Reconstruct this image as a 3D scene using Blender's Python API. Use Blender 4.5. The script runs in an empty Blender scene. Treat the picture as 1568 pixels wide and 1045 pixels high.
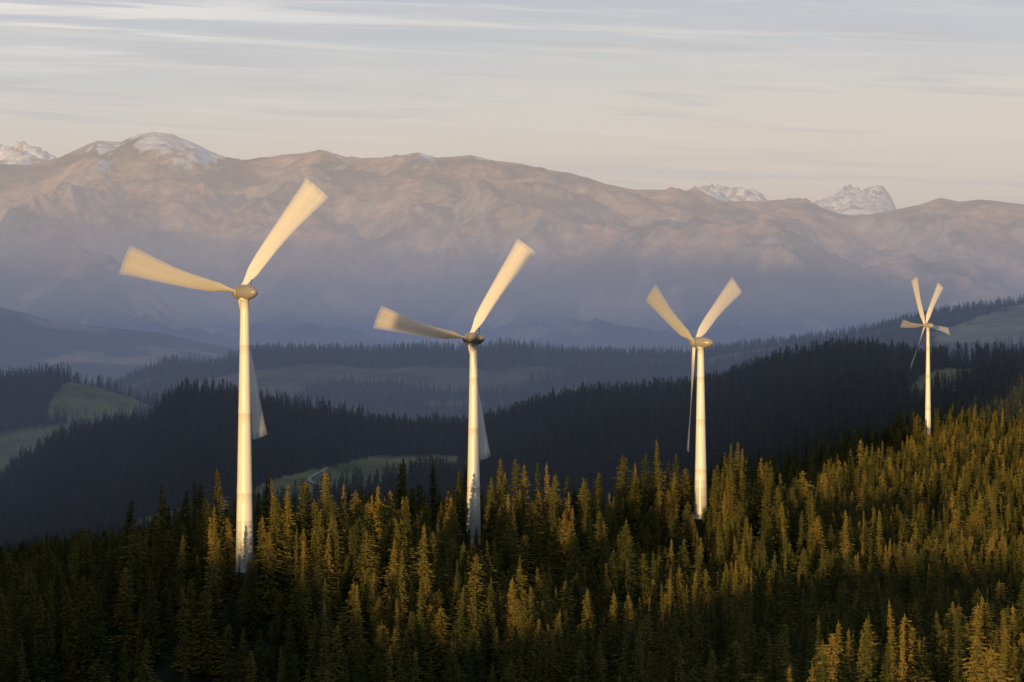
import bpy, math, random
import numpy as np
random.seed(7); rng=np.random.default_rng(11)
F=5880.0; CU=784.0; CV=522.5
scene=bpy.context.scene
TH=math.radians(16); EL=math.radians(3.6)
SX,SY=-math.sin(TH),-math.cos(TH)      # horizontal direction towards the sun (behind, slightly left)
NX,NY=-math.cos(TH),math.sin(TH)
# turbines: (u tower, D, hub v, visible base v, yaw deg, blade angles, sweep half angle)
TUR=[(374.5,933,448,868,42.7,[168,47,-80],5.2),(725,1130,519,826,41.5,[170,51,-80],5.0),(1073,1260,525,786,60,[153,33,-99],4.6),(1421,2600,499,666,57,[-6,118,232,51,178],4.3)]

# ------------------------------------------------------------------ noise
_p=rng.permutation(4096); _ang=rng.random(4096)*2*math.pi
_gx=np.cos(_ang); _gy=np.sin(_ang)
def perlin(x,y,seed=0):
    x=x+seed*37.17; y=y-seed*19.31
    xi=np.floor(x).astype(np.int64); yi=np.floor(y).astype(np.int64)
    xf=x-xi; yf=y-yi
    def g(i,j):
        h=_p[(_p[(xi+i)&4095]+(yi+j))&4095]
        return _gx[h]*(xf-i)+_gy[h]*(yf-j)
    u=xf*xf*xf*(xf*(xf*6-15)+10); v=yf*yf*yf*(yf*(yf*6-15)+10)
    a=g(0,0)*(1-u)+g(1,0)*u; b=g(0,1)*(1-u)+g(1,1)*u
    return (a*(1-v)+b*v)*1.5
def fbm(x,y,o=4,seed=0,gain=.5):
    s=0;a=1;t=0
    for i in range(o):
        s=s+a*perlin(x*2**i,y*2**i,seed+i); t+=a; a*=gain
    return s/t
def ridged(x,y,o=5,seed=0,gain=.5):
    s=0;a=1;t=0
    for i in range(o):
        n=1-np.abs(perlin(x*2**i,y*2**i,seed+i))*1.6
        s=s+a*n; t+=a; a*=gain
    return s/t
def sst(x,a,b):
    t=np.clip((x-a)/(b-a),0,1); return t*t*(3-2*t)

# ------------------------------------------------------------------ terrain profile tables
def T(pairs):
    a=np.array(pairs,float); return lambda u:np.interp(u,a[:,0],a[:,1])
const=lambda c:(lambda u:np.full_like(u,float(c)))
L=[]
def addz(D,z): L.append((D,z))
def addv(D,v,tree=0.0):
    L.append((D,lambda u,D=D,v=v,t=tree:(CV-v(u))/F*D(u)-t))
addz(const(0),const(-12))
addz(const(120),const(-44))
addz(const(380),T([(0,-100),(900,-95),(1450,-80),(2500,-70)]))
z1=T([(-800,-120),(0,-116),(400,-112),(700,-106),(850,-98),(1030,-84),(1250,-73),(1450,-64),(1568,-66),(2500,-60)])
addz(const(660),z1)
z1b=T([(-800,-112),(0,-108),(300,-102),(450,-96),(800,-93),(1030,-92),(1250,-90),(1450,-88),(1568,-86),(2500,-70)])
addz(const(810),z1b)
D2=T([(-300,1150),(0,1100),(150,1050),(300,1000),(400,990),(600,1010),(740,1120),(900,1200),(1060,1300),(1160,1450),(1280,1850),(1380,2250),(1450,2600),(1568,2600)])
v2=T([(-300,890),(0,872),(150,848),(300,822),(360,816),(400,812),(500,797),(600,788),(660,796),(740,816),(830,832),(900,842),(960,836),(1060,808),(1160,766),(1240,744),(1280,714),(1380,682),(1450,650),(1568,640),(2000,610)])
addv(D2,v2,22.5)
D3=T([(0,3200),(400,3050),(800,3050),(1000,3000),(1200,2900),(1450,2850),(1568,2850)])
z2=L[-1][1]
D2b=lambda u:D2(u)+0.35*(D3(u)-D2(u))
addz(D2b,lambda u:z2(u)-np.interp(u,[-300,900,1300,1568],[50,50,30,14]))
v3=T([(-300,900),(0,865),(400,810),(800,805),(1000,785),(1200,720),(1300,690),(1450,668),(1568,650)])
addv(D3,v3)
D4=T([(0,3850),(400,3700),(1568,3700)])
v4=T([(-300,800),(0,722),(50,690),(90,660),(150,643),(230,628),(255,598),(280,582),(330,585),(400,600),(500,615),(600,635),(700,642),(760,630),(800,615),(850,600),(900,592),(1050,586),(1100,575),(1200,540),(1300,520),(1390,530),(1568,532),(2000,500)])
addv(D4,v4,19)
D5=const(4400); addv(D5,T([(-300,800),(0,745),(200,720),(300,700),(700,720),(900,680),(1200,640),(1568,610)]))
D6=const(4900); addv(D6,T([(-300,560),(0,572),(60,566),(100,563),(150,573),(200,588),(240,606),(300,645),(400,690),(700,700),(900,680),(1200,640),(1568,600)]),17)
D7=const(5600); addv(D7,T([(-300,680),(300,670),(700,668),(1000,650),(1300,610),(1568,580)]))
D8=const(6900); v8=T([(-300,640),(0,622),(100,600),(180,577),(230,555),(262,543),(300,549),(330,548),(390,527),(480,525),(560,528),(650,522),(700,525),(780,520),(860,530),(1000,532),(1060,534),(1100,526),(1200,512),(1250,508),(1330,496),(1380,483),(1450,467),(1568,450),(2000,400)])
addv(D8,v8,15)
addv(const(8600),const(610))
addv(const(11000),T([(-400,440),(0,470),(40,480),(80,492),(150,500),(250,510),(310,525),(380,538),(500,565),(1568,575)]))
addv(const(12800),const(555))
addv(const(16500),T([(-300,425),(0,412),(100,395),(200,425),(350,440),(450,405),(560,440),(700,420),(830,395),(950,430),(1080,400),(1200,380),(1330,420),(1450,400),(1568,430)]))
v13=T([(-400,260),(-100,252),(0,250),(50,251),(90,241),(110,232),(130,222),(150,215),(185,217),(210,208),(235,204),(262,206),(300,222),(325,234),(345,243),(370,249),(420,243),(465,235),(490,230),(510,238),(535,246),(560,245),(600,240),(640,233),(670,241),(720,236),(760,245),(800,250),(860,264),(900,272),(930,283),(970,290),(1020,290),(1060,302),(1120,312),(1180,322),(1230,312),(1260,322),(1300,330),(1350,326),(1390,316),(1410,312),(1440,302),(1470,308),(1500,305),(1568,312),(2000,330)])
addv(const(21000),v13)
addv(const(25000),const(400))
addv(const(30000),T([(-300,240),(-50,225),(0,217),(35,215),(60,224),(85,240),(130,300),(1000,330),(1040,303),(1060,290),(1085,284),(1130,286),(1165,293),(1198,316),(1236,318),(1262,302),(1285,290),(1300,286),(1320,289),(1335,284),(1352,286),(1364,300),(1374,320),(1500,340)]))
addv(const(36000),const(470))
addz(const(60000),const(-300))
K=len(L)
def height(x,y):
    x=np.asarray(x,float); y=np.asarray(y,float)
    sh=x.shape; x=x.ravel(); y=np.maximum(y.ravel(),1.0)
    u=x/y*F+CU
    Ds=np.stack([l[0](u) for l in L]); Zs=np.stack([l[1](u) for l in L])
    z=np.full_like(x,-300.0); tt=np.zeros_like(x); kk=np.zeros(x.shape,int)
    for k in range(K-1):
        m=(y>=Ds[k])&(y<Ds[k+1])
        t=(y[m]-Ds[k][m])/(Ds[k+1][m]-Ds[k][m])
        ts=t*t*(3-2*t)
        w=0.6 if k<K-6 else 0.3
        te=w*ts+(1-w)*t
        z[m]=Zs[k][m]*(1-te)+Zs[k+1][m]*te
        tt[m]=t; kk[m]=k
    near=1-sst(y,2600,3400)
    z+=near*sst(y,200,500)*(6.0*fbm(x/110,y/110,3,3)+sst(y,1300,1700)*7*fbm(x/160,y/230,2,4))
    for (tu,td,hv,bv,*_) in TUR:      # levelled building pads of the turbines
        tx=(tu-CU)/F*td; d2=((x-tx)**2+(y-td)**2)/((60.0 if td<1000 else 52.0)**2); w=np.exp(-d2)
        z=z*(1-w)+w*((CV-bv-7)/F*td)
    mid=sst(y,2800,3300)*(1-sst(y,8000,10000))
    bump=np.sin(np.pi*tt)
    z+=mid*(5*fbm(x/150,y/150,3,5)+26*bump*fbm(x/420,y/420,3,6))
    far=sst(y,11500,14500)
    win=np.where(kk==K-6,np.cos(.5*np.pi*tt)**.8,np.where(kk==K-7,0.3+0.7*tt,np.where(kk==K-8,tt*0.3,bump*.3)))
    wx=x+600*fbm(x/2500,y/2500,3,8)
    r=ridged(wx/2400,y/4600+wx/5200,5,9,.47)
    z+=far*win*(640*(r-.66))
    r3=ridged(wx/900+.3*y/1900,y/2100-.2*wx/950,5,14,.55)
    z+=far*np.sqrt(win)*215*(r3-.62)
    r2=ridged(x/420,y/800,4,21)
    z+=far*((8+30*win)*(r2-.6)+4*fbm(x/200,y/200,3,22))
    rg=ridged(x/330+y/900,y/700,4,23)
    z+=sst(y,27000,29500)*(1-sst(y,31000,34000))*150*(rg-.78)
    return z.reshape(sh)

def proj(x,y,z): return x/y*F+CU, CV-z/y*F

def meadow_mask(x,y,z,soft=1.0):
    u,v=proj(x,y,z)
    v=v+3.5*fbm(x/60,y/60,2,41); u=u+10*fbm(x/80,y/80,2,42)
    m=np.zeros_like(x)
    def band(us,vc,hh,d0,d1,lo=10):
        c=np.interp(u,us,vc); h=np.interp(u,us,hh,left=-5,right=-5)
        top=c-h; bot=c+h+lo
        return (v>top)&(v<bot)&(h>0)&(y>d0)&(y<d1)
    m=np.where(band([388,400,480,560,620,660,700],[757,754,736,718,710,704,704],[6,14,18,17,14,8,3],3000,3800,16),1,m)
    m=np.where(band([185,200,260,330,380],[806,803,790,778,774],[2,6,8,7,3],3000,3800,14),1,m)
    m=np.where(band([70,95,130,160,200,238],[632,612,612,612,618,615],[3,24,36,30,20,8],4400,5000,4),1,m)
    m=np.where(band([-300,0,60,110],[700,690,672,655],[30,28,14,3],4300,5000,6),1,m)
    m=np.where(band([1392,1410,1450,1496],[600,592,580,571],[5,15,18,6],3000,3800,8),1,m)
    m=np.where(band([1430,1480,1520,1600],[514,506,500,490],[4,14,20,30],5600,6900,6),1,m)
    return m

# ------------------------------------------------------------------ terrain mesh
us=np.concatenate([np.linspace(-9000,-220,100)[:-1],np.linspace(-220,1790,900),np.linspace(1790,7000,50)[1:]])
ds=np.concatenate([np.linspace(3,600,50)[:-1],np.linspace(600,2900,220)[:-1],np.linspace(2900,7000,200)[:-1],
    np.linspace(7000,12500,60)[:-1],np.linspace(12500,22000,290)[:-1],np.linspace(22000,27000,20)[:-1],np.linspace(27000,31000,60)[:-1],np.linspace(31000,60000,12)])
U,Dg=np.meshgrid(us,ds)
X=(U-CU)/F*Dg; Y=Dg; Z=height(X,Y)
def mesh_np(name,verts,quads,smooth=False):
    me=bpy.data.meshes.new(name)
    me.vertices.add(len(verts)); me.vertices.foreach_set('co',np.asarray(verts,np.float32).ravel())
    n=quads.shape[1]
    me.loops.add(quads.size); me.loops.foreach_set('vertex_index',quads.ravel().astype(np.int32))
    me.polygons.add(len(quads)); me.polygons.foreach_set('loop_start',np.arange(0,quads.size,n,dtype=np.int32))
    me.polygons.foreach_set('loop_total',np.full(len(quads),n,np.int32))
    me.update(calc_edges=True)
    if smooth: me.polygons.foreach_set('use_smooth',np.ones(len(quads),bool))
    return me
def grid_mesh(name,X,Y,Z,zmin=None):
    nr,nc=X.shape
    verts=np.stack([X,Y,Z],-1).reshape(-1,3)
    idx=np.arange(nr*nc).reshape(nr,nc)
    quads=np.stack([idx[:-1,:-1],idx[:-1,1:],idx[1:,1:],idx[1:,:-1]],-1).reshape(-1,4)
    if zmin is not None:
        quads=quads[verts[quads][:,:,2].max(1)>zmin]
    return mesh_np(name,verts,quads,True)
me=grid_mesh('terrain',X,Y,Z); nr,nc=U.shape
gy,gx=np.gradient(Z)
dzdx=gx/np.maximum(np.gradient(X,axis=1),1e-3)
dzdy=np.gradient(Z,axis=0)/np.maximum(np.gradient(Y,axis=0),1e-3)
slope=np.sqrt(dzdx**2+dzdy**2)
def C(*c): return np.array(c)[None,None,:]
def mix(a,b,m): return a*(1-m[...,None])+b*m[...,None]
col=np.ones((nr,nc,3))*C(.022,.024,.014)
md=meadow_mask(X,Y,Z)
gn=fbm(X/120,Y/120,4,51)
grass=mix(C(.13,.15,.055),C(.19,.175,.08),np.clip(gn+.4,0,1))
col=mix(col,grass,md)
hl=sst(Y,5100,5600)
pm=fbm(X/380,Y/330,4,61)
colD=mix(C(.04,.047,.033)*np.ones_like(col),C(.12,.105,.065),sst(pm,.04,.14))
colD=mix(colD,C(.22,.20,.12),md)
col=mix(col,colD,hl)
fm=sst(Y,8000,9500)
tn=fbm(X/900,Y/1400,5,71)
treeline=sst(Z+260*tn,170,400)
low=mix(C(.045,.055,.04)*np.ones_like(col),C(.27,.20,.12),sst(fbm(X/420,Y/700,5,73),.08,.18))
alp=mix(C(.44,.28,.165)*np.ones_like(col),C(.16,.125,.085),sst(fbm(X/450,Y/800,5,75),-.1,.2))
alp=mix(alp,C(.31,.265,.225),sst(slope+.2*fbm(X/150,Y/250,3,76),.55,.9))
colF=mix(low,alp,treeline)
snow=sst(Z+110*fbm(X/130,Y/240,4,77)-140*dzdx,1000,1060)*(Y<26000)*.85
rockG=mix(C(.42,.35,.30)*np.ones_like(col),C(.88,.87,.88),sst(fbm(X/120,Y/200,4,79)-.25*(slope-.6),-.2,.06))
colF=mix(colF,rockG,sst(Y,25500,26500))
colF=mix(colF,C(.8,.8,.82),snow)
col=mix(col,colF,fm)
at=me.color_attributes.new('albedo','FLOAT_COLOR','POINT')
rgba=np.concatenate([col,np.ones((nr,nc,1))],-1).astype(np.float32)
at.data.foreach_set('color',rgba.ravel())

def newmat(name):
    m=bpy.data.materials.new(name); m.use_nodes=True
    nt=m.node_tree; nt.nodes.clear()
    return m,nt,nt.nodes,nt.links
m,nt,N,K_=newmat('terrain_ground')
out=N.new('ShaderNodeOutputMaterial'); bs=N.new('ShaderNodeBsdfDiffuse')
ca=N.new('ShaderNodeAttribute'); ca.attribute_name='albedo'
geo=N.new('ShaderNodeNewGeometry')
n1=N.new('ShaderNodeTexNoise'); n1.inputs['Scale'].default_value=0.010; n1.inputs['Detail'].default_value=6; n1.inputs['Roughness'].default_value=.64
K_.new(geo.outputs['Position'],n1.inputs['Vector'])
mr=N.new('ShaderNodeMapRange'); mr.inputs['From Min'].default_value=.3; mr.inputs['From Max'].default_value=.7; mr.inputs['To Min'].default_value=.5; mr.inputs['To Max'].default_value=1.5
K_.new(n1.outputs['Fac'],mr.inputs['Value'])
vm=N.new('ShaderNodeVectorMath'); vm.operation='SCALE'
K_.new(ca.outputs['Color'],vm.inputs[0]); K_.new(mr.outputs['Result'],vm.inputs['Scale'])
K_.new(vm.outputs['Vector'],bs.inputs['Color'])
bp=N.new('ShaderNodeBump'); bp.inputs['Strength'].default_value=.8; bp.inputs['Distance'].default_value=18
K_.new(n1.outputs['Fac'],bp.inputs['Height']); K_.new(bp.outputs['Normal'],bs.inputs['Normal'])
K_.new(bs.outputs[0],out.inputs['Surface'])
me.materials.append(m)
terrain=bpy.data.objects.new('mountain_terrain',me); scene.collection.objects.link(terrain)
gm,nt,N,K_=newmat('lowland'); out=N.new('ShaderNodeOutputMaterial'); bs=N.new('ShaderNodeBsdfDiffuse')
nn=N.new('ShaderNodeTexNoise'); nn.inputs['Scale'].default_value=.02; nn.inputs['Detail'].default_value=6; g2=N.new('ShaderNodeNewGeometry'); K_.new(g2.outputs['Position'],nn.inputs['Vector'])
rr=N.new('ShaderNodeValToRGB'); rr.color_ramp.elements[0].color=(.03,.035,.02,1); rr.color_ramp.elements[1].color=(.09,.09,.05,1); K_.new(nn.outputs['Fac'],rr.inputs['Fac']); K_.new(rr.outputs['Color'],bs.inputs['Color']); K_.new(bs.outputs[0],out.inputs['Surface'])
R=70000
gme=mesh_np('ground',np.array([[-R,-R,-420],[R,-R,-420],[R,R,-420],[-R,R,-420]]),np.array([[0,1,2,3]])); gme.materials.append(gm)
scene.collection.objects.link(bpy.data.objects.new('ground',gme))

# unseen bare ridge left of and behind the viewpoint, added to shade the valleys
xs=np.concatenate([np.arange(-9500,-900,90),np.arange(-900,-40,8)]); ys=np.concatenate([np.arange(-1600,2500,14),np.arange(2500,15000,80)])
HX,HY=np.meshgrid(xs,ys); s=NX*HX+NY*HY
H=np.interp(s,[318,326,440,456,480,547,700,1000,1600,3500,7000],[-450,8,24,70,175,280,520,620,860,930,900])
H=H+np.interp(s,[330,440,700,1600],[3,4,50,200])*fbm(HX/ (60+.25*np.abs(s)),HY/(60+.25*np.abs(s)),4,33)
mask=sst(-HX-(.15*np.maximum(HY,0)+28),0,60+.10*np.maximum(HY,0))
edge=1-sst(-HX,8600,9500); mask=mask*edge*sst(HY,-1600,-1000)
HZ=-450+(H+450)*mask
hm=grid_mesh('shade_ridge',HX,HY,HZ,-440); hm.materials.append(gm)
scene.collection.objects.link(bpy.data.objects.new('shade_ridge',hm))
# unseen hill added around and behind the viewpoint, crest shaped to shade the foreground
xs=np.arange(-1000,900,10); ys=np.arange(-1200,90,10); HX,HY=np.meshgrid(xs,ys); s=NX*HX+NY*HY
HZ=np.interp(s,[-500,0,90,122,138,160,222,242,260,272,286,303,335,420],[-12,-9,-17,-15,-2,9,11,-10,-10,-2,4,9,10,8])+3.0*fbm(HX/35,HY/60,3,55)
HZ=np.where(HY>-10,HZ-.42*(HY+10),HZ)
HZ=HZ-np.maximum(np.abs(HX)-650,0)*.5-np.maximum(-HY-900,0)*.5
near0=np.exp(-(HX**2+HY**2)/30.0**2); HZ=HZ*(1-near0)+near0*(np.minimum(HZ,-8))
hm=grid_mesh('shade_hilltop',HX,HY,HZ,-440); hm.materials.append(gm)
scene.collection.objects.link(bpy.data.objects.new('shade_hilltop',hm))

# ------------------------------------------------------------------ farm track on the clearing
def hit(u,v,d0,d1):
    D=np.linspace(d0,d1,1500); x=(u-CU)/F*D; z=height(x,D); vg=CV-z/D*F
    k=np.argmax(vg<=v); return x[k],D[k]
pts=[hit(u,v,3060,3690) for u,v in [(530,750),(500,747),(480,742),(471,736),(480,730),(492,724),(500,718)]]
P=np.array(pts); tt=np.linspace(0,len(P)-1,80)
px=np.interp(tt,range(len(P)),P[:,0]); py=np.interp(tt,range(len(P)),P[:,1])
for _ in range(3):
    ker=np.ones(9)/9; px[4:-4]=np.convolve(px,ker,'valid'); py[4:-4]=np.convolve(py,ker,'valid')
tx=np.gradient(px); ty=np.gradient(py); ln=np.hypot(tx,ty)+1e-6; nx_,ny_=-ty/ln,tx/ln
W=1.9; a=np.stack([px+nx_*W,py+ny_*W],-1); b=np.stack([px-nx_*W,py-ny_*W],-1)
vv=np.concatenate([a,b]); zz=height(vv[:,0],vv[:,1])+.9
vv=np.column_stack([vv,zz]); n=len(px)
q=np.array([[i,i+1,n+i+1,n+i] for i in range(n-1)])
rm,nt,N,K_=newmat('gravel'); out=N.new('ShaderNodeOutputMaterial'); bs=N.new('ShaderNodeBsdfDiffuse')
nn=N.new('ShaderNodeTexNoise'); nn.inputs['Scale'].default_value=.5; g2=N.new('ShaderNodeNewGeometry'); K_.new(g2.outputs['Position'],nn.inputs['Vector'])
rr=N.new('ShaderNodeValToRGB'); rr.color_ramp.elements[0].color=(.22,.21,.19,1); rr.color_ramp.elements[1].color=(.36,.35,.32,1); K_.new(nn.outputs['Fac'],rr.inputs['Fac']); K_.new(rr.outputs['Color'],bs.inputs['Color']); K_.new(bs.outputs[0],out.inputs['Surface'])
rme=mesh_np('farm_track',vv,q,True); rme.materials.append(rm)
scene.collection.objects.link(bpy.data.objects.new('farm_track',rme))

# ------------------------------------------------------------------ spruce models
def foliage_mat(name,c0,c1,c2):
    m,nt,N,K_=newmat(name)
    out=N.new('ShaderNodeOutputMaterial')
    oi=N.new('ShaderNodeObjectInfo'); rr=N.new('ShaderNodeValToRGB')
    e=rr.color_ramp.elements; e[0].color=(*c0,1); e[1].color=(*c2,1); x=e.new(.6); x.color=(*c1,1)
    K_.new(oi.outputs['Random'],rr.inputs['Fac'])
    d=N.new('ShaderNodeBsdfDiffuse'); K_.new(rr.outputs['Color'],d.inputs['Color'])
    K_.new(d.outputs[0],out.inputs['Surface'])
    return m
fol=foliage_mat('spruce_needles',(.04,.048,.016),(.10,.088,.023),(.185,.132,.032))
folfar=foliage_mat('distant_spruce_needles',(.035,.046,.024),(.05,.058,.028),(.085,.078,.035))
bark,nt,N,K_=newmat('bark'); out=N.new('ShaderNodeOutputMaterial'); bs=N.new('ShaderNodeBsdfDiffuse'); bs.inputs['Color'].default_value=(.09,.065,.045,1)
nn=N.new('ShaderNodeTexNoise'); nn.inputs['Scale'].default_value=3; bp=N.new('ShaderNodeBump'); K_.new(nn.outputs['Fac'],bp.inputs['Height']); K_.new(bp.outputs['Normal'],bs.inputs['Normal']); K_.new(bs.outputs[0],out.inputs['Surface'])

def spruce(name,seed,H=24.0,rad=3.0,whorl=.62,nb=8,nc=4,size=1.0,trunk=6,mat=None,curt=.6,pw=.8,rough=1.0):
    r=random.Random(seed); V=[];Fc=[];mi=[]
    for i in range(trunk):
        a=2*math.pi*i/trunk; V.append((.30*math.cos(a),.30*math.sin(a),-1.5))
    for i in range(trunk):
        a=2*math.pi*i/trunk; V.append((.03*math.cos(a),.03*math.sin(a),H*.985))
    for i in range(trunk):
        j=(i+1)%trunk; Fc.append((i,j,trunk+j,trunk+i)); mi.append(1)
    h=H*.08; side=[[r.uniform(1-.36*rough,1+.3*rough) for _ in range(6)] for _ in range(6)]
    while h<H*.99:
        t=h/H
        Rr=rad*((1-t)**pw)*(1.0 if t>.2 else .75+1.2*t)*r.uniform(1-.3*rough,1+.18*rough)+.12
        n=max(4,int(nb*(.55+.6*(1-t)))); off=r.random()*6.28
        for b in range(n):
            a=off+2*math.pi*b/n+r.uniform(-.25,.25)
            Lb=Rr*r.uniform(.6,1.2)*side[min(5,int(t*6))][int((a%6.283)/6.2832*6)%6]
            if r.random()<.08: continue
            ca,sa=math.cos(a),math.sin(a)
            up=.25*(t-.45)
            m=max(2,int(nc*(.35+.75*(1-t))))
            for k in range(m):
                f=(k+.8)/m
                d=Lb*f; zc=h+up*Lb*f-.28*Lb*f*f+.12*Lb*f**4+r.uniform(-.08,.08)
                w=size*(.38+.42*(1-f))*r.uniform(.7,1.2)*(.55+.6*(1-t))
                l=size*(Lb/m*1.0+.25)*r.uniform(.8,1.2)
                drop=r.uniform(.2,.9)*w+.12
                lat=r.uniform(-.5,.5)
                cx,cy=ca*d-sa*lat*w*.6,sa*d+ca*lat*w*.6
                a2=a+r.uniform(-.5,.5); c2,s2=math.cos(a2),math.sin(a2)
                i0=len(V)
                V.append((cx-c2*l*.5,cy-s2*l*.5,zc+.05))
                V.append((cx-s2*w,cy+c2*w,zc-drop*r.uniform(.6,1.4)))
                V.append((cx+c2*l*.6,cy+s2*l*.6,zc-drop*.7))
                V.append((cx+s2*w,cy-c2*w,zc-drop*r.uniform(.6,1.4)))
                Fc.append((i0,i0+1,i0+2)); Fc.append((i0,i0+2,i0+3)); mi+= [0,0]
                if r.random()<curt:
                    i0=len(V); hh=w*r.uniform(.6,1.3)
                    V.append((cx+s2*w*.7,cy-c2*w*.7,zc)); V.append((cx-s2*w*.7,cy+c2*w*.7,zc-.1)); V.append((cx+c2*l*.25,cy+s2*l*.25,zc-hh-.25))
                    Fc.append((i0,i0+1,i0+2)); mi.append(0)
        h+=whorl*r.uniform(.8,1.2)*(.6+.5*(1-t))
    for k in range(5):
        a=r.random()*6.28; i0=len(V); z=H*(.965+.01*k)
        V+= [(0,0,z+.5),(.16*math.cos(a),.16*math.sin(a),z-.3),(-.05,.05,z-.4)]; Fc.append((i0,i0+1,i0+2)); mi.append(0)
    me=bpy.data.meshes.new(name); me.from_pydata(V,[],Fc); me.materials.append(mat or fol); me.materials.append(bark)
    me.polygons.foreach_set('material_index',mi); me.update()
    return bpy.data.objects.new(name,me)
hiC=bpy.data.collections.new('spruce_models'); mdC=bpy.data.collections.new('mid_spruce_models'); loC=bpy.data.collections.new('distant_spruce_models')
NH=12
for i in range(NH): hiC.objects.link(spruce('spruce_%02d'%i,100+i,24,[3.2,3.8,4.4,3.5,4.8,2.8,4.0,3.0,4.6,3.4,4.2,2.6][i],.7,pw=[.8,.65,.9,.55,.75,.8,.5,1.0,.62,.85,.7,.6][i],rough=[1,1.2,.8,1.3,1,.8,1.3,1,1.2,1,1.3,.9][i]))
for i in range(6): mdC.objects.link(spruce('mid_spruce_%d'%i,150+i,24,[3.2,3.8,4.2,3.5,4.6,3.0][i],1.1,7,3,1.6,4,pw=[.8,.65,.9,.55,.75,.7][i]))
for i in range(5): loC.objects.link(spruce('far_spruce_%d'%i,200+i,24,[3.3,3.8,4.3,3.5,3.0][i],1.6,6,2,2.0,3,folfar,.2,pw=[.8,.6,.9,.7,.55][i]))

def forest(name,pts,sc,scx,coll,nvar):
    me=bpy.data.meshes.new(name); n=len(pts)
    me.vertices.add(n); me.vertices.foreach_set('co',pts.astype(np.float32).ravel())
    a=me.attributes.new('sc','FLOAT_VECTOR','POINT'); a.data.foreach_set('vector',np.column_stack([scx,scx,sc]).astype(np.float32).ravel())
    a=me.attributes.new('rt','FLOAT_VECTOR','POINT'); rt=np.column_stack([rng.normal(0,.03,n),rng.normal(0,.03,n),rng.random(n)*6.283]); a.data.foreach_set('vector',rt.astype(np.float32).ravel())
    a=me.attributes.new('ix','INT','POINT'); a.data.foreach_set('value',rng.integers(0,nvar,n).astype(np.int32))
    ob=bpy.data.objects.new(name,me); scene.collection.objects.link(ob)
    ng=bpy.data.node_groups.new(name+'_scatter','GeometryNodeTree')
    ng.interface.new_socket('Geometry',in_out='INPUT',socket_type='NodeSocketGeometry'); ng.interface.new_socket('Geometry',in_out='OUTPUT',socket_type='NodeSocketGeometry')
    gi=ng.nodes.new('NodeGroupInput'); go=ng.nodes.new('NodeGroupOutput')
    mp=ng.nodes.new('GeometryNodeMeshToPoints')
    ip=ng.nodes.new('GeometryNodeInstanceOnPoints'); ci=ng.nodes.new('GeometryNodeCollectionInfo')
    ci.inputs['Collection'].default_value=coll; ci.inputs['Separate Children'].default_value=True; ci.inputs['Reset Children'].default_value=True
    def na(nm,dt):
        x=ng.nodes.new('GeometryNodeInputNamedAttribute'); x.data_type=dt; x.inputs['Name'].default_value=nm; return x.outputs['Attribute']
    ng.links.new(gi.outputs[0],mp.inputs['Mesh']); ng.links.new(mp.outputs[0],ip.inputs['Points']); ng.links.new(ci.outputs[0],ip.inputs['Instance'])
    ip.inputs['Pick Instance'].default_value=True
    ng.links.new(na('ix','INT'),ip.inputs['Instance Index'])
    e2=ng.nodes.new('FunctionNodeEulerToRotation'); ng.links.new(na('rt','FLOAT_VECTOR'),e2.inputs[0]); ng.links.new(e2.outputs[0],ip.inputs['Rotation'])
    ng.links.new(na('sc','FLOAT_VECTOR'),ip.inputs['Scale'])
    ng.links.new(ip.outputs[0],go.inputs[0])
    md=ob.modifiers.new('scatter','NODES'); md.node_group=ng
    return ob

def grid(d0,d1,sp,left,right):
    ys=np.arange(d0,d1,sp); A=[]
    for y in ys:
        x0=-.142*y-left; x1=.142*y+right
        xs=np.arange(x0,x1,sp); A.append(np.column_stack([xs,np.full_like(xs,y)]))
    A=np.concatenate(A); A+=rng.uniform(-.5,.5,A.shape)*sp*1.5
    return A
def make_pts(A,hmin,hmax,keepfn=None):
    x,y=A[:,0],A[:,1]; z=height(x,y)
    keep=meadow_mask(x,y,z)<.5
    if keepfn is not None: keep&=keepfn(x,y,z)
    x,y,z=x[keep],y[keep],z[keep]
    c=fbm(x/38,y/38,3,91)
    hh=hmin+(hmax-hmin)*np.clip(.5+.65*c+rng.normal(0,.32,len(x)),-.2,1.15)
    u,v=proj(x,y,z)
    ok=np.ones(len(x),bool)
    for (tu,td,hv,bv,*_) in TUR:
        txp=(tu-CU)/F*td
        dist=np.hypot(x-txp,y-td); ok&=dist>4.0
        half=3.0/td*F+ 3
        infront=(np.abs(u-tu)<half)&(y<td+4)&(y>td-200)
        maxtop=-(bv+rng.uniform(-20,6,len(x))-CV)/F*y-z
        lim=infront&(hh>maxtop)
        hh=np.where(lim,np.maximum(maxtop,2.5),hh); ok&=~(lim&(maxtop<1.5))
    x,y,z,hh=x[ok],y[ok],z[ok],hh[ok]
    sc=hh/24; scx=(.5*sc+.50)*rng.uniform(.78,1.22,len(x))
    scx=np.minimum(scx,sc*1.5)
    return np.column_stack([x,y,z]),sc,scx
A=grid(440,1450,5.7,30,20)
thin=fbm(A[:,0]/30,A[:,1]/30,2,95); A=A[(thin>-.40)|(rng.random(len(A))<.30)]
p,s,sx=make_pts(A,8,25); print('near trees',len(p)); forest('spruce_forest',p,s,sx,hiC,NH)
A=grid(1450,2780,6.8,20,20)
p,s,sx=make_pts(A,9,25); print('mid trees',len(p)); forest('ridge_spruce_forest',p,s,sx,mdC,6)
A=np.concatenate([grid(2780,4000,8,20,40),grid(4300,5150,10,20,20)])
p,s,sx=make_pts(A,12,24); print('hill trees',len(p)); forest('distant_spruce_forest',p,s,sx,loC,5)
A=grid(5600,7150,12,10,10)
p,s,sx=make_pts(A,9,19,lambda x,y,z:(fbm(x/380,y/330,4,61)<.08)|((np.abs(y-6900)<70)&(fbm(x/120,y/500,2,97)>-.25)))
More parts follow.
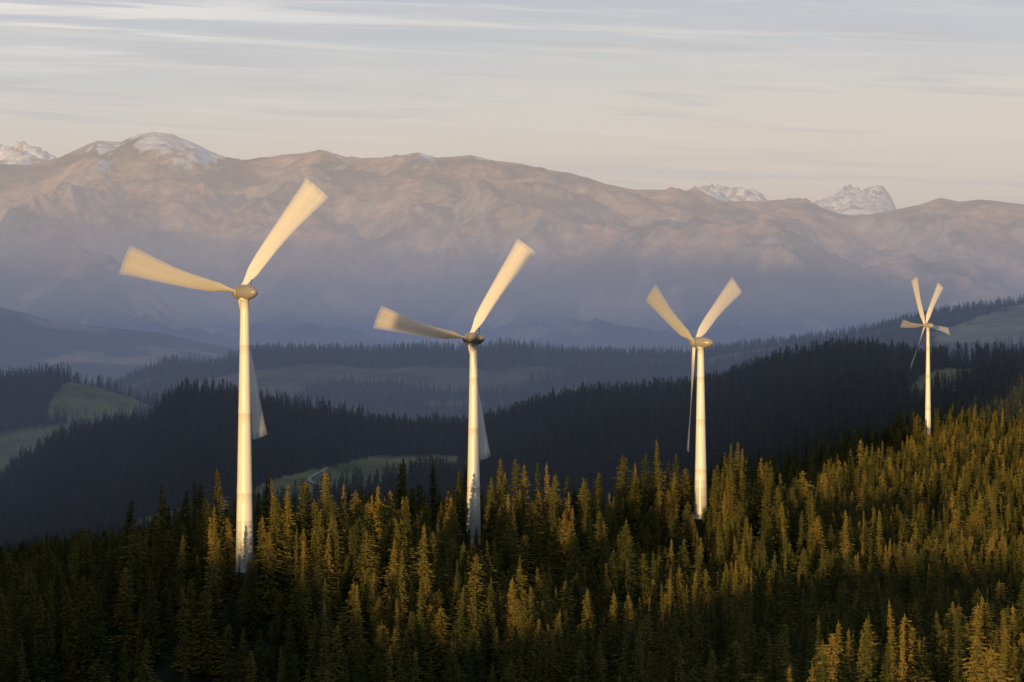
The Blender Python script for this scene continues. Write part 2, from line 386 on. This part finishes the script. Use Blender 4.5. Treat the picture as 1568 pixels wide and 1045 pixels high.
print('far trees',len(p)); forest('hilltop_spruce_forest',p,s,sx,loC,5)

# ------------------------------------------------------------------ wind turbines
def paint(name,c,rough=.45,bands=False):
    m,nt,N,K_=newmat(name); out=N.new('ShaderNodeOutputMaterial'); bs=N.new('ShaderNodeBsdfPrincipled'); bs.inputs['Roughness'].default_value=rough
    tc=N.new('ShaderNodeTexCoord'); nz=N.new('ShaderNodeTexNoise'); nz.inputs['Scale'].default_value=.35; nz.inputs['Detail'].default_value=5
    mp=N.new('ShaderNodeMapping'); mp.inputs['Scale'].default_value=(3,3,.25); K_.new(tc.outputs['Object'],mp.inputs['Vector']); K_.new(mp.outputs[0],nz.inputs['Vector'])
    rr=N.new('ShaderNodeValToRGB'); rr.color_ramp.elements[0].position=.3; rr.color_ramp.elements[1].position=.7
    rr.color_ramp.elements[0].color=(c[0]*.88,c[1]*.87,c[2]*.85,1); rr.color_ramp.elements[1].color=(*c,1)
    K_.new(nz.outputs['Fac'],rr.inputs['Fac']); last=rr.outputs['Color']
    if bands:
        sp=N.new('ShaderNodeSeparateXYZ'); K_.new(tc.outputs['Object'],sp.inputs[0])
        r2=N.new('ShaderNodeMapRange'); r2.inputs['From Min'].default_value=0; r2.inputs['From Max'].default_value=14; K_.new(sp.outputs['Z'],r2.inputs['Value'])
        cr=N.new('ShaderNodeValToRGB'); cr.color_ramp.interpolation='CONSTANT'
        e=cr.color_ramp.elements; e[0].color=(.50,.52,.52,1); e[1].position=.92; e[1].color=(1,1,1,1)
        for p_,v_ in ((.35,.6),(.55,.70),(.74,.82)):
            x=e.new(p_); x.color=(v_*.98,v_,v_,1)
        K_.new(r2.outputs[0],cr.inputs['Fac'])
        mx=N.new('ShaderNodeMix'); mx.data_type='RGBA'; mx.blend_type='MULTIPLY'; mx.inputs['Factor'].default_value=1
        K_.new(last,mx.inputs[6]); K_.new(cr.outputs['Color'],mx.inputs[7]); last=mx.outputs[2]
    K_.new(last,bs.inputs['Base Color']); K_.new(bs.outputs[0],out.inputs['Surface']); return m
white=paint('white_tower_paint',(.78,.735,.665),.35,True)
naccol=paint('nacelle_paint',(.30,.28,.25),.3)
darkm=paint('joint_grey',(.10,.10,.10),.6)
bm_,nt,N,K_=newmat('blade_paint')
out=N.new('ShaderNodeOutputMaterial'); bs=N.new('ShaderNodeBsdfDiffuse'); bs.inputs['Color'].default_value=(.84,.78,.68,1)
tr=N.new('ShaderNodeBsdfTransparent'); mx=N.new('ShaderNodeMixShader')
ca=N.new('ShaderNodeAttribute'); ca.attribute_name='cover'
sp=N.new('ShaderNodeSeparateColor'); K_.new(ca.outputs['Color'],sp.inputs[0])
nz=N.new('ShaderNodeTexNoise'); nz.noise_dimensions='1D'; nz.inputs['Scale'].default_value=7; nz.inputs['Detail'].default_value=3
K_.new(sp.outputs[1],nz.inputs['W'])
ml=N.new('ShaderNodeMapRange'); ml.inputs['From Min'].default_value=.3; ml.inputs['From Max'].default_value=.7; ml.inputs['To Min'].default_value=-.18; ml.inputs['To Max'].default_value=.10
K_.new(nz.outputs['Fac'],ml.inputs['Value'])
m2=N.new('ShaderNodeMath'); m2.operation='MULTIPLY'; K_.new(ml.outputs[0],m2.inputs[0]); K_.new(sp.outputs[2],m2.inputs[1])
ad=N.new('ShaderNodeMath'); ad.operation='ADD'; ad.use_clamp=True; K_.new(sp.outputs[0],ad.inputs[0]); K_.new(m2.outputs[0],ad.inputs[1])
K_.new(ad.outputs[0],mx.inputs[0]); K_.new(tr.outputs[0],mx.inputs[1]); K_.new(bs.outputs[0],mx.inputs[2]); K_.new(mx.outputs[0],out.inputs['Surface'])

def lathe(name,prof,axis='z',seg=40,mats=(),mfn=None):
    V=[];Fc=[];mi=[]
    for (h,r) in prof:
        for i in range(seg):
            a=2*math.pi*i/seg; c,s=r*math.cos(a),r*math.sin(a)
            V.append((c,s,h) if axis=='z' else (c,h,s))
    for k in range(len(prof)-1):
        for i in range(seg):
            j=(i+1)%seg; Fc.append((k*seg+i,k*seg+j,(k+1)*seg+j,(k+1)*seg+i)); mi.append(mfn(k) if mfn else 0)
    me=bpy.data.meshes.new(name); me.from_pydata(V,[],Fc)
    for mt in mats: me.materials.append(mt)
    me.polygons.foreach_set('material_index',mi); me.polygons.foreach_set('use_smooth',[True]*len(Fc)); me.update()
    o=bpy.data.objects.new(name,me); scene.collection.objects.link(o); return o
RB=36.0
def blade(name,phi,half,dens):
    nr_,nw=40,24; V=[];Cv=[]
    for side in (0,1):
        for i in range(nr_+1):
            t=i/nr_; r=1.4+(RB-1.4)*t
            chord=np.interp(t,[0,.05,.16,.3,.6,1],[1.1,1.2,2.7,2.5,1.5,.8])
            twist=math.radians(np.interp(t,[0,.15,.5,1],[52,44,30,22]))
            sweep=math.tan(math.radians(half))*r*np.interp(t,[0,.12,.3,.6,1],[0,.12,.4,.72,1])
            bow=.9*math.sin(math.pi*min(1,t*1.1))*np.interp(t,[0,.2,1],[0,1,1])
            for k in range(nw+1):
                w=-1+2*k/nw
                thick=np.interp(t,[0,.06,.2,1],[.55,.5,.22,.06])*math.sqrt(max(0,1-w*w))
                flat=w*chord*.5
                off=w*sweep+flat*math.cos(twist)+bow*.6
                yy=flat*math.sin(twist)+w*sweep*math.tan(twist)*.9+(thick if side else -thick)-.6*t*t
                rr_=r*math.cos(w*math.radians(half)*t)
                V.append((rr_*math.cos(phi)-off*math.sin(phi),yy,rr_*math.sin(phi)+off*math.cos(phi)))
                aw=abs(w)
                blur=np.interp(t,[.08,.45,1],[0,.55,1])
                edge=1-np.interp(aw,[0,.70,1],[0,.10,.95])
                body=.98*(1-blur)+blur*(dens*(1.0+.10*w))*edge
                if t>.95: body*=np.interp(t,[.95,1],[1,.5])
                Cv.append((body,w*.5+.5,blur,1))
    Fc=[];S=(nr_+1)*(nw+1)
    for side in (0,1):
        for i in range(nr_):
            for k in range(nw):
                a=side*S+i*(nw+1)+k; q=(a,a+1,a+nw+2,a+nw+1); Fc.append(q if side else q[::-1])
    Cv=[(1-math.sqrt(max(0,1-min(c[0],.995))),c[1],c[2],1) for c in Cv]
    me=bpy.data.meshes.new(name); me.from_pydata(V,[],Fc); me.materials.append(bm_); me.polygons.foreach_set('use_smooth',[True]*len(Fc))
    a=me.color_attributes.new('cover','FLOAT_COLOR','POINT'); a.data.foreach_set('color',np.array(Cv,np.float32).ravel()); me.update()
    o=bpy.data.objects.new(name,me); scene.collection.objects.link(o); return o
for (tu,td,hv,bv,yaw,phs,half) in TUR:
    x=(tu-CU)/F*td; hz=(CV-hv)/F*td; gz=float(height(np.array([x]),np.array([td]))[0])
    base=gz-.6
    e=bpy.data.objects.new('wind_turbine',None); scene.collection.objects.link(e); e.location=(x,td,base)
    Ht=hz-base-1.9
    prof=[(0,2.75),(.3,2.75),(.31,2.35)]
    for i in range(1,25):
        t=i/24; prof.append((Ht*t if t>.02 else .4,2.3-1.25*t**.85))
        if i in (7,14,20): prof+=[(Ht*t+.02,2.3-1.25*t**.85+.02),(Ht*t+.3,2.3-1.25*t**.85+.02)]
    prof+=[(Ht+.05,1.3),(Ht+.5,1.35),(Ht+.9,1.2)]
    tw=lathe('tower',prof,mats=(white,)); tw.parent=e
    yr=math.radians(yaw)
    np_=[(-4.6,.0),(-4.55,.3),(-4.3,.65),(-3.8,1.05),(-3.0,1.42),(-2.0,1.7),(-1.0,1.84),(0,1.9),(.9,1.84),(1.25,1.8),(1.27,1.5),(1.45,1.5)]
    na=lathe('nacelle',np_,'y',40,(naccol,darkm),lambda k:1 if k>=9 else 0)
    hp=[(1.45,1.5),(1.47,1.8),(2.2,1.75),(2.9,1.55),(3.5,1.2),(3.9,.8),(4.1,.4),(4.15,0)]
    hb=lathe('hub',hp,'y',40,(naccol,))
    mast=lathe('wind_vane_mast',[(0,.09),(1.5,.06),(1.5,.22),(1.7,.22),(1.71,0)],'z',10,(darkm,))
    for o in (na,hb):
        o.parent=e; o.location=(0,0,hz-base); o.rotation_euler=(0,0,yr)
    mast.parent=e; mast.location=(2.6*math.sin(yr),-2.6*math.cos(yr),hz-base+1.4)
    for k,ph in enumerate(phs):
        dens=.92 if len(phs)==3 else .85
        if k==2 and len(phs)==3: dens=.8
        b=blade('blade_%d'%(k+1),math.radians(ph),half,dens)
        b.parent=e; b.rotation_euler=(0,0,yr); b.location=(-2.4*math.sin(yr),2.4*math.cos(yr),hz-base)

# ------------------------------------------------------------------ haze boxes whose own glow stands in for airlight, blue below, warm above
hz_e=bpy.data.objects.new('haze',None); scene.collection.objects.link(hz_e)
zs=[-410,60,240,440,750,1450]
SIG=8.5e-5
for i in range(len(zs)-1):
    z0,z1_=zs[i]+.05,zs[i+1]-.05; zm=max(0,(z0+z1_)/2)
    sg=SIG*[1.15,1.05,.86,.50,.24][i]
    cc=[(.175,.21,.325),(.29,.295,.37),(.50,.43,.395),(.73,.59,.47),(.82,.70,.58)][i]
    m=bpy.data.materials.new('haze_glow_%d'%i); m.use_nodes=True; nt=m.node_tree; N=nt.nodes; N.clear()
    out=N.new('ShaderNodeOutputMaterial'); ab=N.new('ShaderNodeVolumeAbsorption'); ab.inputs['Color'].default_value=(0,0,0,1); ab.inputs['Density'].default_value=sg
    em=N.new('ShaderNodeEmission'); em.inputs['Color'].default_value=(*cc,1); em.inputs['Strength'].default_value=sg
    ad=N.new('ShaderNodeAddShader'); nt.links.new(ab.outputs[0],ad.inputs[0]); nt.links.new(em.outputs[0],ad.inputs[1]); nt.links.new(ad.outputs[0],out.inputs['Volume'])
    x0,x1,y0,y1=-13000,13000,2650,45000
    V=[(x0,y0,z0),(x1,y0,z0),(x1,y1,z0),(x0,y1,z0),(x0,y0,z1_),(x1,y0,z1_),(x1,y1,z1_),(x0,y1,z1_)]
    Q=[(3,2,1,0),(4,5,6,7),(0,1,5,4),(1,2,6,5),(2,3,7,6),(3,0,4,7)]
    me=bpy.data.meshes.new('haze_glow_layer_%d'%i); me.from_pydata(V,[],Q); me.materials.append(m)
    o=bpy.data.objects.new('haze_glow_layer_%d'%i,me); scene.collection.objects.link(o); o.parent=hz_e

# ------------------------------------------------------------------ sky
w=bpy.data.worlds.new('World'); scene.world=w; w.use_nodes=True; nt=w.node_tree; N=nt.nodes; N.clear(); K_=nt.links
out=N.new('ShaderNodeOutputWorld')
sky=N.new('ShaderNodeTexSky'); sky.sky_type='NISHITA'; sky.sun_disc=False; sky.sun_elevation=EL; sky.sun_rotation=math.atan2(SX,SY); sky.altitude=1500
b1=N.new('ShaderNodeBackground'); b1.inputs['Strength'].default_value=.08; K_.new(sky.outputs[0],b1.inputs['Color'])
tc=N.new('ShaderNodeTexCoord'); sp=N.new('ShaderNodeSeparateXYZ'); K_.new(tc.outputs['Generated'],sp.inputs[0])
cr=N.new('ShaderNodeValToRGB'); e=cr.color_ramp.elements
e[0].position=0; e[0].color=(.80,.62,.50,1); e[1].position=1; e[1].color=(.10,.17,.33,1)
for p_,c_ in ((.035,(.96,.77,.60)),(.048,(.88,.80,.69)),(.060,(.74,.78,.78)),(.074,(.58,.68,.79)),(.09,(.47,.58,.75)),(.18,(.28,.38,.55)),(.45,(.14,.22,.40))):
    x=e.new(p_); x.color=(*c_,1)
K_.new(sp.outputs['Z'],cr.inputs['Fac'])
def math_(op,a,b=None,clamp=False):
    n=N.new('ShaderNodeMath'); n.operation=op; n.use_clamp=clamp
    for i,v in enumerate((a,b)):
        if v is None: continue
        if isinstance(v,(int,float)): n.inputs[i].default_value=v
        else: K_.new(v,n.inputs[i])
    return n.outputs[0]
def streak(sx_,sz_,seed,lo,hi,detail=6,dist=.6):
    cb=N.new('ShaderNodeCombineXYZ')
    K_.new(math_('MULTIPLY',sp.outputs['X'],sx_),cb.inputs[0])
    zz=math_('ADD',math_('MULTIPLY',sp.outputs['Z'],sz_),math_('MULTIPLY',sp.outputs['X'],sz_*.04))
    K_.new(zz,cb.inputs[1]); cb.inputs[2].default_value=seed
    n=N.new('ShaderNodeTexNoise'); n.inputs['Scale'].default_value=1; n.inputs['Detail'].default_value=detail; n.inputs['Roughness'].default_value=.55; n.inputs['Distortion'].default_value=dist
    K_.new(cb.outputs[0],n.inputs['Vector'])
    r=N.new('ShaderNodeMapRange'); r.interpolation_type='SMOOTHSTEP'; r.inputs['From Min'].default_value=lo; r.inputs['From Max'].default_value=hi; K_.new(n.outputs['Fac'],r.inputs['Value']); return r.outputs[0]
def mixc(a,fac,c):
    n=N.new('ShaderNodeMix'); n.data_type='RGBA'; K_.new(fac,n.inputs[0]); K_.new(a,n.inputs[6])
    n.inputs[7].default_value=(*c,1); return n.outputs[2]
base=cr.outputs['Color']
rt=N.new('ShaderNodeMapRange'); rt.inputs['From Min'].default_value=-.10; rt.inputs['From Max'].default_value=.16; rt.inputs['To Min'].default_value=0; rt.inputs['To Max'].default_value=.6; K_.new(sp.outputs['X'],rt.inputs['Value'])
lowm=N.new('ShaderNodeMapRange'); lowm.inputs['From Min'].default_value=.080; lowm.inputs['From Max'].default_value=.055; K_.new(sp.outputs['Z'],lowm.inputs['Value'])
base=mixc(base,math_('MULTIPLY',rt.outputs[0],lowm.outputs[0]),(1.05,.93,.75))
base=mixc(base,math_('MULTIPLY',streak(7,110,3.3,.42,.74),.42),(.91,.92,.90))
base=mixc(base,math_('MULTIPLY',streak(12,210,8.1,.51,.66),.52),(.50,.57,.68))
hi=N.new('ShaderNodeMapRange'); hi.inputs['From Min'].default_value=.066; hi.inputs['From Max'].default_value=.076; K_.new(sp.outputs['Z'],hi.inputs['Value'])
hl_=N.new('ShaderNodeMapRange'); hl_.inputs['From Min'].default_value=.08; hl_.inputs['From Max'].default_value=-.1; K_.new(sp.outputs['X'],hl_.inputs['Value'])
base=mixc(base,math_('MULTIPLY',math_('MULTIPLY',math_('MULTIPLY',streak(8,240,15.2,.49,.64),hi.outputs[0]),hl_.outputs[0]),.85),(1.02,1.03,1.03))
base=mixc(base,math_('MULTIPLY',streak(9,260,21.7,.56,.68),.35),(1.0,.96,.90))
b2=N.new('ShaderNodeBackground'); b2.inputs['Strength'].default_value=1.0; K_.new(base,b2.inputs['Color'])
ms=N.new('ShaderNodeMixShader'); ms.inputs[0].default_value=.85; K_.new(b1.outputs[0],ms.inputs[1]); K_.new(b2.outputs[0],ms.inputs[2]); K_.new(ms.outputs[0],out.inputs['Surface'])

# ------------------------------------------------------------------ sun
sl=bpy.data.lights.new('sun','SUN'); sl.energy=5.0; sl.angle=math.radians(.5); sl.color=(1,.665,.275)
so=bpy.data.objects.new('sun',sl); scene.collection.objects.link(so)
from mathutils import Vector
d=Vector((SX*math.cos(EL),SY*math.cos(EL),math.sin(EL))); so.rotation_euler=d.to_track_quat('Z','Y').to_euler()

cam=bpy.data.cameras.new('camera'); cam.lens=135; cam.sensor_width=36; cam.clip_start=1; cam.clip_end=200000
co=bpy.data.objects.new('camera',cam); scene.collection.objects.link(co); co.rotation_euler=(math.radians(90),0,0); scene.camera=co
scene.view_settings.view_transform='Standard'
scene.view_settings.look='None'
